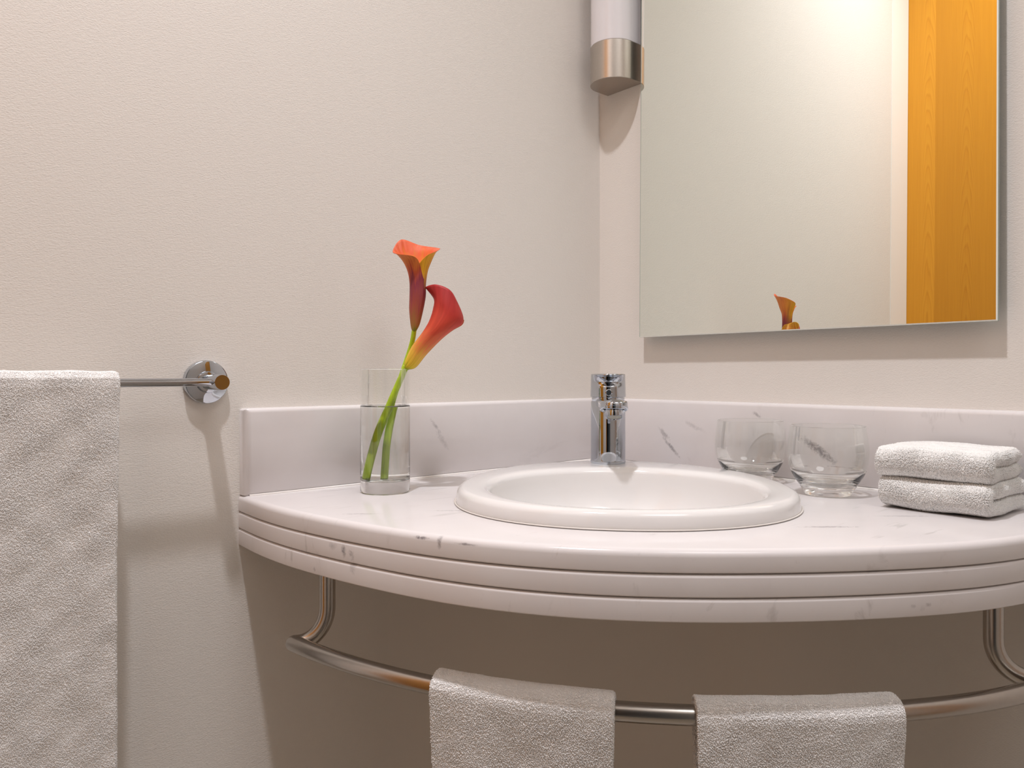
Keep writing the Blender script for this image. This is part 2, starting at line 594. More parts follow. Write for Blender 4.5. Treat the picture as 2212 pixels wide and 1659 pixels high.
# ------------------------------------------------------------------ basin
def basin_r(phi, front, side, back):
    """phi measured from U (towards room); W_ is the wide way"""
    c, s = math.cos(phi), math.sin(phi)
    b = front if c > 0 else back
    e = 2.15 if c > 0 else 2.05
    return (abs(c / b) ** e + abs(s / side) ** e) ** (-1 / e)
def basin_ring(f, s, b, z, nn=128):
    out = []
    for j in range(nn):
        ph = 2 * PI * j / nn
        r = basin_r(ph, f, s, b)
        p = S + U * (r * math.cos(ph)) + W_ * (r * math.sin(ph))
        out.append((p.x, p.y, z))
    return out
bas = thing('wash_basin', 'oval white ceramic drop-in wash basin set into the marble counter', 'sink', (S.x, S.y, 0.86))
rg = []
zt = 0.8795
F0, S0, B0 = 0.190, 0.206, 0.262
rg.append(basin_ring(F0 - 0.012, S0 - 0.012, B0 - 0.012, 0.8605))
rg.append(basin_ring(F0 - 0.001, S0 - 0.001, B0 - 0.001, 0.8605))
rg.append(basin_ring(F0, S0, B0, 0.8625))
rr = 0.009
rg.append(basin_ring(F0 - 0.0012, S0 - 0.0012, B0 - 0.0012, zt - rr - 0.001))
for i in range(1, 7):
    a = PI / 2 * i / 6
    d = 0.0012 + rr * (1 - math.cos(a))
    rg.append(basin_ring(F0 - d, S0 - d, B0 - d, zt - rr + rr * math.sin(a)))
fi, si, bi = 0.172, 0.172, 0.172
rg.append(basin_ring(fi + 0.004, si + 0.010, bi + 0.014, zt - 0.0002))
for i in range(1, 7):
    a = PI / 2 * i / 6
    rg.append(basin_ring(fi + 0.004 - 0.008 * math.sin(a), si + 0.004 - 0.012 * math.sin(a), bi + 0.004 - 0.012 * math.sin(a), zt - 0.009 * (1 - math.cos(a))))
for k in range(1, 15):
    t = k / 14
    s_ = (1 - t ** 2.6) ** 0.62 if t < 1 else 0.0
    s_ = max(s_, 0.12)
    rg.append(basin_ring((fi - 0.004) * s_, (si - 0.008) * s_, (bi - 0.008) * s_, zt - 0.009 - 0.115 * t))
bm = rings_bm(rg, True, False, True)
# outer shell of the bowl below the counter
rg2 = [basin_ring(F0 - 0.012, S0 - 0.012, B0 - 0.012, 0.8605)]
rg2.append(basin_ring(0.1795, 0.1795, 0.1795, 0.8605))
for k in range(0, 13):
    t = k / 12
    s_ = max((1 - t ** 2.6) ** 0.62 if t < 1 else 0.0, 0.16)
    rg2.append(basin_ring(0.178 * s_, 0.178 * s_, 0.178 * s_, 0.855 - 0.112 * t))
rings_bm(rg2, True, False, True, bm=bm)
bmesh.ops.remove_doubles(bm, verts=bm.verts, dist=1e-6)
inv = Matrix.Translation((-S.x, -S.y, -0.86))
bm.transform(inv)
from_bm('bowl', bm, M_CERAMIC, bas, angle=60)
_ring = [Vector(p) - Vector((S.x, S.y, 0.86)) for p in basin_ring(F0 + 0.0006, S0 + 0.0006, B0 + 0.0006, 0.8612)]
_tb = [[c + (c - Vector((0, 0, c.z))).normalized() * (0.0013 * math.cos(2 * PI * j / 8)) + Vector((0, 0, 0.0008 * math.sin(2 * PI * j / 8))) for j in range(8)] for c in _ring]
_tb.append(_tb[0])
from_bm('sealant', rings_bm(_tb, True, False, False), simple('basin_sealant', (0.70, 0.66, 0.62), 0.4), bas, angle=None)
from_bm('drain', lathe_bm([(0.0225, 0), (0.0225, 0.002), (0.020, 0.003), (0.006, 0.0022), (0.002, 0.0032)], 40,
                          (0, 0, zt - 0.009 - 0.115 - 0.86)), M_CHROME, bas)
# tap's reflection built as a small metal bar low on the front inner wall
refl_pos = S + U * 0.1705
bm = box_bm(-0.018, 0.018, -0.0015, 0.0015, -0.0025, 0.0025, 0.0014, 3)
bm.transform(Matrix.Translation((refl_pos.x - S.x, refl_pos.y - S.y, zt - 0.011 - 0.86)) @ Matrix.Rotation(R(-45), 4, 'Z'))
from_bm('tap_reflection_bar', bm, simple('tap_reflection_metal', (0.62, 0.6, 0.6), 0.25, 0.6), bas)

# ------------------------------------------------------------------ faucet
FX, FY, FZ = -0.1795, -0.1825, zt
fau = thing('basin_faucet', 'chrome single lever mixer tap standing on the back of the basin', 'faucet', (FX, FY, FZ), R(227.3))
# local +x points over the bowl
H1 = 0.0945
from_bm('body', lathe_bm([(0.0266, 0.0), (0.0270, 0.001), (0.0270, 0.0035), (0.0265, 0.004), (0.0265, H1 - 0.002), (0.0258, H1), (0.02, H1)], 64), M_CHROME, fau)
from_bm('collar', lathe_bm([(0.0252, H1), (0.0252, H1 + 0.0068)], 64), M_CHROME, fau)
def lever():
    rings = []
    nn = 72
    zb = H1 + 0.006
    zt_ = 0.1362
    lev = R(-4)
    zs = [0, 0.0007, 0.002] + [0.002 + (zt_ - zb - 0.004) * k / 22 for k in range(1, 23)] + [zt_ - zb - 0.001, zt_ - zb]
    for i, dz in enumerate(zs):
        ring = []
        k = dz / (zt_ - zb)
        base = 0.0272 - 0.0010 * k
        if i == 0: base -= 0.0012
        if i == len(zs) - 1: base -= 0.0012
        for j in range(nn):
            th = 2 * PI * j / nn
            g = max(0.0, math.cos(th - lev)) ** 4
            sm = max(0.0, (k - 0.52) / 0.42)
            sm = min(sm, 1.0)
            ext = 0.0175 * (1 - math.sqrt(max(0.0, 1 - sm * sm)))
            scoop = -0.0045 * math.sin(PI * min(1.0, max(0.0, (k - 0.42) / 0.5))) ** 2
            r = base + g * (ext + scoop)
            ring.append((r * math.cos(th), r * math.sin(th), zb + dz))
        rings.append(ring)
    return rings_bm(rings)
lv = from_bm('lever_cap', lever(), M_CHROME, fau, angle=50)
# round indicator on the cap
bm = lathe_bm([(0.0052, 0.0), (0.0052, 0.0006), (0.0042, 0.0010), (0.0038, 0.0006)], 32)
bm.transform(Matrix.Translation((0.0270 * math.cos(R(-3)), 0.0270 * math.sin(R(-3)), H1 + 0.0135)) @ Matrix.Rotation(R(90), 4, 'Y'))
from_bm('indicator_button', bm, M_CHROME, lv)
# spout: capsule shaped arm ending in a short upright drum
def capsule(x0, x1, w, n=20):
    out = []
    for i in range(n + 1):
        a = PI / 2 + PI * i / n
        out.append((x0 + w * math.cos(a), w * math.sin(a)))
    for i in range(n + 1):
        a = -PI / 2 + PI * i / n
        out.append((x1 + w * math.cos(a), w * math.sin(a)))
    return out
TIP = 0.088
SZ0, SZ1 = 0.9665 - FZ, 0.9775 - FZ
rings = []
for w, z, x0 in ((0.0180, SZ0, 0.0), (0.0197, SZ0 + 0.0012, 0.0), (0.0197, SZ1 - 0.0035, 0.0), (0.0192, SZ1 - 0.0018, 0.0), (0.0178, SZ1 - 0.0004, 0.0), (0.016, SZ1, 0.0)):
    rings.append([(x, y, z) for x, y in capsule(x0, TIP, w)])
sp = from_bm('spout', rings_bm(rings), M_CHROME, fau, angle=40)
OUTT = Matrix.Translation((TIP, 0, SZ0 + 0.003)) @ Matrix.Rotation(R(-20), 4, 'Y')
def outlet(name, prof, m, n=56):
    bm = lathe_bm(prof, n)
    bm.transform(OUTT)
    return from_bm(name, bm, m, sp)
outlet('outlet_rim', [(0.012, 0.0045), (0.0170, 0.0045), (0.0196, 0.0015), (0.0202, -0.0035), (0.0198, -0.0050), (0.0180, -0.0056), (0.0150, -0.0040), (0.0142, -0.0010)], M_CHROME)
outlet('aerator', [(0.0118, 0.0), (0.0125, -0.0015), (0.0125, -0.0155), (0.0118, -0.0170), (0.0104, -0.0170), (0.0102, -0.0158)], M_CHROME, 48)
outlet('strainer', [(0.0103, -0.0150), (0.0103, -0.0160)], M_MESH, 40)

# ------------------------------------------------------------------ mirror
MY0, MY1, MZ0, MZ1, MX, MT = -0.1150, -0.6632, 1.0788, 2.05, -0.0245, 0.005
mir = thing('wall_mirror', 'large frameless rectangular mirror standing slightly off the right wall', 'mirror', (0, (MY0 + MY1) / 2, MZ0))
def mirror_glass():
    bm = bmesh.new()
    e = 0.0016
    yc = (MY0 + MY1) / 2
    def rect(x, ins):
        return [bm.verts.new((x, MY0 - ins - yc, ins)), bm.verts.new((x, MY1 + ins - yc, ins)), bm.verts.new((x, MY1 + ins - yc, MZ1 - MZ0 - ins)), bm.verts.new((x, MY0 - ins - yc, MZ1 - MZ0 - ins))]
    back = rect(MX + MT, 0)
    mid = rect(MX + e * 0.5, 0)
    front = rect(MX, e)
    f = bm.faces.new(front); f.material_index = 0
    f = bm.faces.new(back[::-1]); f.material_index = 1
    for i in range(4):
        k = (i + 1) % 4
        f = bm.faces.new((back[i], back[k], mid[k], mid[i])); f.material_index = 1
        f = bm.faces.new((mid[i], mid[k], front[k], front[i])); f.material_index = 1 if i == 3 else 2
    return bm
from_bm('mirror_glass', mirror_glass(), [M_MIRROR, M_MIRROR_EDGE, M_MIRROR_RIM], mir, smooth=False)
mir.rotation_euler = (0, R(0.5), 0)
yc = (MY0 + MY1) / 2
for s in (-1, 1):
    from_bm('hanging_batten', box_bm(MX + MT, -0.0005, -0.21, 0.21, 0.12 if s < 0 else 0.80, 0.16 if s < 0 else 0.84), M_CHROME_DK, mir, smooth=False)

# ------------------------------------------------------------------ wall lamp between corner and mirror
LY, LR, LD = -0.0612, 0.0415, 0.0305
lamp = thing('wall_lamp', 'tubular opal glass wall lamp with brushed nickel end cap beside the mirror', 'lamp', (0, LY, 1.5307))
def dshape(r, d, back=-0.0005, n=40):
    out = [(back, r)]
    for i in range(n + 1):
        a = PI / 2 + PI * i / n
        out.append((-d + r * math.cos(a), r * math.sin(a)))
    out.append((back, -r))
    return out
def dprism(r, d, z0, z1, bev, back=-0.0005):
    rings = []
    for rr_, z in ((r - bev, z0), (r, z0 + bev), (r, z1 - bev), (r - bev, z1)):
        rings.append([(x, y, z) for x, y in dshape(rr_, d, back)])
    return rings_bm(rings)
from_bm('end_cap', dprism(LR, LD, 0, 0.0665, 0.0006), M_NICKEL, lamp, angle=30)
from_bm('glass_shade', dprism(LR - 0.0012, LD, 0.0666, 0.4, 0.001, -0.004), M_OPAL, lamp, angle=30)
from_bm('end_cap', dprism(LR, LD, 0.4001, 0.466, 0.0006), M_NICKEL, lamp, angle=30)

# ------------------------------------------------------------------ towel bar on the rear wall
BX, BZ = -0.7255, 1.0055
bar = thing('towel_bar', 'chrome towel bar on a round wall flange left of the vanity', 'towel bar', (BX, 0, BZ))
RX = Matrix.Rotation(R(90), 4, 'X')     # lathe axis z -> -y
def wall_lathe(name, prof, m, parent, dx=0.0, n=64):
    bm = lathe_bm(prof, n)
    bm.transform(Matrix.Translation((dx, 0, 0)) @ RX)
    return from_bm(name, bm, m, parent, angle=30)
BAR_L = 0.62
for dx in (0.0, -BAR_L):
    fl = wall_lathe('flange', [(0.0268, 0.0005), (0.0268, 0.0085), (0.0262, 0.0095), (0.0252, 0.0100)], M_CHROME, bar, dx)
    wall_lathe('collar', [(0.0135, 0.0100), (0.0135, 0.0135), (0.0128, 0.0150), (0.0112, 0.0155)], M_CHROME, fl, dx, 48)
    wall_lathe('post', [(0.0094, 0.0155), (0.0094, 0.0600), (0.0088, 0.0612), (0.0080, 0.0612)], M_CHROME, bar, dx, 48)
bm = lathe_bm([(0.0049, 0.0), (0.0049, BAR_L)], 40)
bm.transform(Matrix.Translation((0, -0.047, 0)) @ Matrix.Rotation(R(-90), 4, 'Y'))
from_bm('rail', bm, M_CHROME, bar)

# ------------------------------------------------------------------ curved rail under the counter
RTAB = smooth_tab([(0, .672), (10.8, .681), (19.8, .691), (27.8, .700), (36, .711), (46.2, .722), (53.1, .728), (60, .736), (66.9, .746), (75.9, .758), (84, .76), (90, .755)])
RZ, RR = 0.701, 0.0094
rail = thing('curved_towel_rail', 'brushed steel curved towel rail hung under the marble counter', 'towel rail', (0, 0, 0))
def rail_pt(t, off=0.0, z=RZ):
    return edge_pt(t, off, z, RTAB)
arc = [rail_pt(11.3 + (80.6 - 11.3) * i / 60) for i in range(61)]
pL = Vector((-0.6345, -0.150, 0.0)); pR = Vector((-0.163, -0.701, 0.0))
def bracket(post, end, nxt, z_top=0.7953, rb=0.040):
    """from underside of counter down, bent outwards to the end of the bar"""
    pts = [Vector((post.x, post.y, z_top)), Vector((post.x, post.y, RZ + rb + 0.012)), Vector((post.x, post.y, RZ + rb))]
    d = (Vector((end.x, end.y, 0)) - post)
    ln = d.length
    d.normalize()
    for i in range(1, 10):
        a = PI / 2 * i / 9
        pts.append(Vector((post.x, post.y, 0)) + d * (min(rb, ln * 0.9) * (1 - math.cos(a))) + Vector((0, 0, RZ + rb - rb * math.sin(a))))
    return pts
eL, eR = arc[0], arc[-1]
from_bm('bracket', tube_bm(catmull(bracket(pL, eL + (eL - pL).normalized() * 0.0, arc[1]) + [Vector(eL)], 3), RR, 24), M_STEEL, rail, angle=None)
from_bm('bracket', tube_bm(catmull(bracket(pR, eR, arc[-2]) + [Vector(eR)], 3), RR, 24), M_STEEL, rail, angle=None)
def bar_rad(t):
    e = min(t, 1 - t) * 60
    return RR * (0.25 if e < 1e-6 else 1.0)
tube = tube_bm(arc, RR, 28, False)
bmesh.ops.create_uvsphere(tube, u_segments=24, v_segments=14, radius=RR, matrix=Matrix.Translation(arc[0]))
bmesh.ops.create_uvsphere(tube, u_segments=24, v_segments=14, radius=RR, matrix=Matrix.Translation(arc[-1]))
from_bm('bar', tube, M_STEEL, rail, angle=None, recalc=False)
for q in (pL, pR):
    from_bm('mounting_plate', lathe_bm([(0.013, 0.7925), (0.013, 0.7953)], 32, (q.x, q.y, 0)), M_STEEL, rail)

# ------------------------------------------------------------------ terry cloth
RNG = np.random.default_rng(7)
def thick_cloth(mid, nu, ns, t, seed, lump=0.0012, wav=0.0):
    """mid(u, s) -> (point, normal, side) ; u in -1..1 along the bar, s in 0..1 along the hang.
    Returns verts, quads of a closed cushion-like sheet with rounded long edges."""
    m_edge = 6
    prof = []          # (u, normal offset, outward side shift)
    us = [-1 + 2 * i / (nu - 1) for i in range(nu)]
    for u in us:
        prof.append((u, 1.0, 0.0))
    for i in range(1, m_edge):
        a = PI * i / m_edge
        prof.append((1.0, math.cos(a), math.sin(a)))
    for u in reversed(us):
        prof.append((u, -1.0, 0.0))
    for i in range(1, m_edge):
        a = PI + PI * i / m_edge
        prof.append((-1.0, math.cos(a), math.sin(a)))
    K = len(prof)
    V = np.zeros((ns, K, 3))
    for si in range(ns):
        s = si / (ns - 1)
        endr = 1.0
        e = min(s, 1 - s) * (ns - 1)
        if e < 1: endr = 0.35
        elif e < 2: endr = 0.85
        for k, (u, no, sd) in enumerate(prof):
            p, n_, w = mid(u, s)
            q = p + n_ * (no * t * endr) + w * (sd * t * 0.9)
            nz = noise.noise(Vector((q.x * 45 + seed, q.y * 45, q.z * 45))) * lump + noise.noise(Vector((q.x * 16, q.y * 16 + seed, q.z * 16))) * lump * 0.8
            q = q + n_ * (nz if no >= 0 else -abs(nz) * 0.4)
            V[si, k] = q
    verts = V.reshape(-1, 3)
    i = np.arange(ns - 1)[:, None]; k = np.arange(K)[None, :]
    kn = (k + 1) % K
    quads = np.stack([(i * K + k), (i * K + kn), ((i + 1) * K + kn), ((i + 1) * K + k)], -1).reshape(-1, 4)
    return verts, quads, K, ns

def make_cloth(name, mid, nu, ns, t, seed, material, density, tl, tr, parent=None, lump=0.0012, down=(0, 0, -1), keep=None, lean=0.55):
    verts, quads, K, ns_ = thick_cloth(mid, nu, ns, t, seed, lump)
    # outward normals of the quads
    a, b, c, d = (verts[quads[:, i]] for i in range(4))
    nrm = np.cross(c - a, d - b)
    area = np.linalg.norm(nrm, axis=1) * 0.5
    nrm /= np.maximum(np.linalg.norm(nrm, axis=1), 1e-12)[:, None]
    # orientation test against the mid surface
    p0, n0, w0 = mid(0.0, 0.5)
    q = quads[(ns_ // 2) * K + nu // 2]
    if np.dot(nrm[(ns_ // 2) * K + nu // 2], np.array(n0)) < 0:
        quads = quads[:, ::-1]
        nrm = -nrm
        a, b, c, d = (verts[quads[:, i]] for i in range(4))
    w = area.copy()
    if keep is not None:
        cen = (a + c) / 2
        w *= keep(cen)
    cnt = int(w.sum() * density)
    fi_ = RNG.choice(len(quads), cnt, p=w / w.sum())
    uu = RNG.random(cnt)[:, None]; vv = RNG.random(cnt)[:, None]
    P = (a[fi_] * (1 - uu) + b[fi_] * uu) * (1 - vv) + (d[fi_] * (1 - uu) + c[fi_] * uu) * vv
    Nn = nrm[fi_]
    # clumped lean directions: smooth pseudo noise from sines
    def field(px, ph, f):
        return (np.sin(px[:, 0] * f * 1.1 + px[:, 1] * f * 0.7 + ph + 1.7 * np.sin(px[:, 2] * f * 0.63 + ph * 2)) +
                np.sin(px[:, 2] * f * 1.3 - px[:, 0] * f * 0.9 + ph * 1.7 + 1.4 * np.sin(px[:, 1] * f * 0.8 + ph)))
    fx = field(P, seed + 0.3, 190.0); fy = field(P, seed + 2.1, 230.0); fz = field(P, seed + 4.4, 170.0)
    g = np.array(down)[None, :] * 0.45 + np.stack([fx, fy, fz], 1) * 0.24 + RNG.normal(0, 0.33, (cnt, 3))
    T1 = g - Nn * np.sum(g * Nn, 1)[:, None]
    D = Nn + T1 * lean
    D /= np.linalg.norm(D, axis=1)[:, None]
    lm = field(P, seed + 7.7, 95.0) * 0.12 + 1.0
    Ln = (tl * (0.65 + 0.5 * RNG.random(cnt)) * lm)[:, None]
    Rd = (tr * (0.75 + 0.5 * RNG.random(cnt)))[:, None]
    A = np.cross(D, np.array([0.31, 0.52, 0.79])[None, :]); A /= np.linalg.norm(A, axis=1)[:, None]
    B = np.cross(D, A)
    D2 = D + T1 * 0.5 * lean
    D2 /= np.linalg.norm(D2, axis=1)[:, None]
    M = 3
    segs = [(-0.10, 0.95, 0), (0.70, 1.12, 0.7)]
    allv = []
    for h, rs, bend in segs:
        cc = P + D * Ln * h + (D2 - D) * Ln * h * bend
        for j in range(M):
            an = 2 * PI * j / M
            allv.append(cc + (A * math.cos(an) + B * math.sin(an)) * Rd * rs)
    allv.append(P + D2 * Ln)
    NV = len(allv)
    TV = np.stack(allv, 1).reshape(-1, 3)
    base = (np.arange(cnt) * NV)[:, None] + len(verts)
    fq = []
    for r in range(len(segs) - 1):
        for j in range(M):
            k = (j + 1) % M
            fq.append([r * M + j, r * M + k, (r + 1) * M + k, (r + 1) * M + j])
    fq = np.array(fq)
    ft = np.array([[NV - 1 - M + j, NV - 1 - M + (j + 1) % M, NV - 1] for j in range(M)])
    Q = (base[:, :, None] + fq[None]).reshape(-1, 4)
    Tt = (base[:, :, None] + ft[None]).reshape(-1, 3)
    ends = []
    for e in (0, ns_ - 1):
        ring = np.arange(K) + e * K
        ends.append(ring if e else ring[::-1])
    VV = np.concatenate([verts, TV])
    me = bpy.data.meshes.new(name)
    me.vertices.add(len(VV)); me.vertices.foreach_set('co', VV.ravel())
    loops = [quads.ravel(), Q.ravel(), Tt.ravel()]
    sizes = np.concatenate([np.full(len(quads) + len(Q), 4), np.full(len(Tt), 3)])
    # end caps as quads strips between the two faces
    capq = []
    for e in (0, ns_ - 1):
        o_ = e * K
        for j in range(nu - 1):
            i0, i1 = j, j + 1
            k0 = nu + 5 + (nu - 1 - j); k1 = nu + 5 + (nu - 2 - j)
            capq.append([o_ + i0, o_ + k0, o_ + k1, o_ + i1])
    capq = np.array(capq)
    loops.append(capq.ravel())
    sizes = np.concatenate([sizes, np.full(len(capq), 4)])
    LL = np.concatenate(loops)
    me.loops.add(len(LL)); me.loops.foreach_set('vertex_index', LL)
    me.polygons.add(len(sizes))
    me.polygons.foreach_set('loop_start', np.concatenate([[0], np.cumsum(sizes)[:-1]]))
    me.polygons.foreach_set('loop_total', sizes)
    me.polygons.foreach_set('use_smooth', np.ones(len(sizes), bool))
    me.update(calc_edges=True)
    me.materials.append(material)
    o = bpy.data.objects.new(name, me)
    COL.objects.link(o)
    if parent: o.parent = parent
    return o

def drape(total_back, total_front, r):
    """2D path (out, z) around a bar at the origin with mid radius r, s by arc length"""
    arcl = PI * r
    tot = total_back + arcl + total_front
    def f(s):
        d = s * tot
        if d < total_back:
            return -r, -(total_back - d), -1.0, 0.0
        d -= total_back
        if d < arcl:
            a = PI - d / r
            return r * math.cos(a), r * math.sin(a), math.cos(a), math.sin(a)
        d -= arcl
        return r, -d, 1.0, 0.0
    return f

# bath towel on the chrome bar
BYC = -0.047
tb = 0.0031
fB = drape(0.50, 0.56, 0.0052 + tb + 0.0018)
X1, X0 = -0.8395, -1.27
def mid_bath(u, s):
    o_, z, no, nz = fB(s)
    hang = max(0.0, -z)
    x = X0 + (X1 - X0) * (u + 1) / 2 - (0.004 * min(1, hang / 0.2)) * (1 if u > 0 else -1) * abs(u)
    sway = 0.0022 * math.sin(x * 38 + 1.0) * min(1, hang / 0.15)
    if o_ > 0 and z < 0: o_ = o_ + 0.004 * min(1, hang / 0.3) + sway
    return (Vector((x, BYC - o_, BZ + z)), Vector((0, -no, nz)), Vector((1 if u > 0 else -1, 0, 0)))
visible_bath = lambda c: np.where((c[:, 0] > -0.99) & (c[:, 2] > 0.57), np.where((c[:, 1] < -0.0565) | (c[:, 2] > 1.01) | (c[:, 0] > -0.845), 0.9, 0.05), 0.006)
tw = make_cloth('bath_towel', mid_bath, 110, 150, tb, 1.0, M_TERRY, 2.1e6, 0.00125, 0.00052, keep=visible_bath, lump=0.0006, lean=0.30)
tag(tw, 'large white terry bath towel folded over the chrome bar at the far left', 'towel')

# two hand towels over the curved rail
def hand_towel(t0, t1, seed, label, drop_f=0.26, drop_b=0.22):
    interp_mid = interp(RTAB, (t0 + t1) / 2) - 0.002
    th = 0.0030
    f = drape(drop_b, drop_f, RR + th + 0.0013)
    def mid(u, s):
        o_, z, no, nz = f(s)
        hang = max(0.0, -z)
        t = t0 + (t1 - t0) * (u + 1) / 2
        shrink = 0.9 * min(1, hang / 0.12) * (-1 if u > 0 else 1) * abs(u) * 0.4
        t = t + shrink
        c = rail_pt(t)
        c2 = rail_pt(t + 0.5)
        tang = (c2 - c).normalized()
        out = Vector((tang.y, -tang.x, 0))
        if out.dot(Vector((c.x, c.y, 0))) < 0: out = -out
        if o_ > 0 and z < 0: o_ += 0.0015 * math.sin(t * 0.9 + seed) * min(1, hang / 0.1)
        return (Vector((c.x, c.y, RZ + z)) + out * o_, out * no + Vector((0, 0, nz)), tang * (1 if u > 0 else -1))
    o = make_cloth('hand_towel', mid, 80, 110, th, seed, M_TERRY, 2.3e6, 0.0013, 0.00048, lump=0.0006, lean=0.30,
                   keep=lambda c: np.where(c[:, 2] > 0.56, np.where((np.hypot(c[:, 0], c[:, 1]) > interp_mid) | (c[:, 2] > 0.69), 0.85, 0.3), 0.01))
    return tag(o, label, 'towel', 'hand towels on the curved rail')
hand_towel(29.3, 43.5, 3.0, 'white terry hand towel on the curved steel rail, left of the two')
hand_towel(49.5, 64.0, 5.0, 'white terry hand towel on the curved steel rail, right of the two', 0.25, 0.23)

# folded face cloths on the counter
def face_cloth(z0, xf, xb, y0, y1, seed, label, hh=0.0345, yaw=0.0):
    th = hh / 4 - 0.0012
    r = hh / 4
    L_ = xb - xf - 2 * r
    arcl = PI * r
    tot = 2 * L_ + arcl
    cy0, cx0 = (y0 + y1) / 2, (xf + xb) / 2
    rot = Matrix.Rotation(yaw, 3, 'Z')
    def mid(u, s):
        d = s * tot
        if d < L_:          # bottom layer, from back to front
            x, z, nx, nz = xb - r - d, r, 0.0, -1.0
        elif d < L_ + arcl:
            a = -PI / 2 - (d - L_) / r
            x, z, nx, nz = xf + r + r * math.cos(a) + 0.0, 2 * r + r * math.sin(a), math.cos(a), math.sin(a)
        else:
            x, z, nx, nz = xf + r + (d - L_ - arcl), 3 * r, 0.0, 1.0
        y = y0 + (y1 - y0) * (u + 1) / 2
        y += 0.0012 * math.sin(d * 90 + seed) * u
        z += 0.0010 * math.sin(y * 60 + seed) * (1 if z > r else 0)
        p = rot @ Vector((x - cx0, y - cy0, 0))
        nn_ = rot @ Vector((nx, 0, 0))
        sd = rot @ Vector((0, -1 if u > 0 else 1, 0))
        return (Vector((p.x + cx0, p.y + cy0, z0 + z)), Vector((nn_.x, nn_.y, nz)), sd)
    def mid2(u, s):
        p, n_, w_ = mid(u, s)
        return p, n_, w_
    o = make_cloth('face_cloth', mid2, 60, 70, th, seed, M_TERRY_W, 2.3e6, 0.0021, 0.00046, lump=0.0005, down=(0, 0, -0.4), lean=0.36)
    return tag(o, label, 'face cloth', 'folded face cloths on the counter')
face_cloth(0.8622, -0.146, -0.036, -0.580, -0.690, 11.0, 'folded white terry face cloth lying on the marble, lower of the stacked two', yaw=R(-2))
face_cloth(0.8972, -0.146, -0.032, -0.576, -0.687, 14.0, 'folded white terry face cloth on top of the other one beside the tumblers', yaw=R(1))

# ------------------------------------------------------------------ tumblers
def tumbler(x, y, label):
    t = thing('glass_tumbler', label, 'drinking glass', (x, y, 0.8602), 0, 'empty tumblers on the counter')
    outer = [(0.0, 0.0004), (0.020, 0.0002), (0.0275, 0.0), (0.0293, 0.0016), (0.0318, 0.0070), (0.0370, 0.0150), (0.0425, 0.0240),
             (0.0470, 0.0340), (0.0492, 0.0440), (0.0499, 0.0530), (0.0494, 0.0620), (0.0483, 0.0720), (0.0470, 0.0810), (0.0462, 0.0878)]
    outer = [(r, 0, z) for r, z in outer]
    oc = catmull(outer, 4)
    prof = [(max(p.x, 0.0004), p.z) for p in oc]
    prof.append((0.0458, 0.0886)); prof.append((0.0452, 0.0884))
    inner = [(0.0452, 0, 0.0878), (0.0460, 0, 0.0810), (0.0473, 0, 0.0720), (0.0484, 0, 0.0620), (0.0489, 0, 0.0530), (0.0482, 0, 0.0450),
             (0.0456, 0, 0.0350), (0.0408, 0, 0.0260), (0.0340, 0, 0.0185), (0.025, 0, 0.0142), (0.012, 0, 0.0125), (0.0004, 0, 0.0122)]
    ic = catmull(inner, 4)
    prof += [(max(p.x, 0.0004), p.z) for p in ic]
    zz = [z for r, z in prof]
    thr = 0.0290
    bm = lathe_bm(prof, 72, cap0=True, cap1=True, mat_idx=lambda i: 1 if thr < min(zz[i], zz[i + 1]) < 0.0868 else 0)
    from_bm('glass_wall', bm, [M_GLASS, M_THIN], t, angle=70)
    return t
tumbler(-0.0765, -0.3640, 'clear round-bellied glass tumbler just behind the right rim of the basin')
tumbler(-0.1040, -0.4935, 'clear round-bellied glass tumbler beside the folded face cloths')

# ------------------------------------------------------------------ vase
VX, VY = -0.5255, -0.1005
vase = thing('glass_vase', 'clear cylindrical glass vase with water on the left side of the counter', 'vase', (VX, VY, 0.8602))
vo, vi, vh, vb, vw = 0.0325, 0.0304, 0.1620, 0.0150, 0.1130
prof = [(0.0004, 0.0006), (0.027, 0.0003), (0.0310, 0.0006), (vo, 0.0024), (vo, vb), (vo, vw), (vo, vh - 0.0008), ((vo + vi) / 2, vh), (vi, vh - 0.0008), (vi, vw), (vi, vb + 0.004), (vi - 0.002, vb + 0.001), (vi - 0.006, vb), (0.0004, vb)]
bm = lathe_bm(prof, 96, mat_idx=lambda i: 1 if i in (5, 8) else 0)
from_bm('glass_wall', bm, [M_GLASS, M_THIN], vase, angle=40)
wr = vi + 0.0001
from_bm('water', lathe_bm([(0.0004, vb - 0.0001), (wr - 0.006, vb - 0.0001), (wr - 0.002, vb + 0.0009), (wr, vb + 0.004), (wr, vw + 0.0008), (wr - 0.0012, vw - 0.0003), (wr - 0.004, vw - 0.0006), (0.0004, vw - 0.0006)], 96), M_WATER, vase, angle=40)

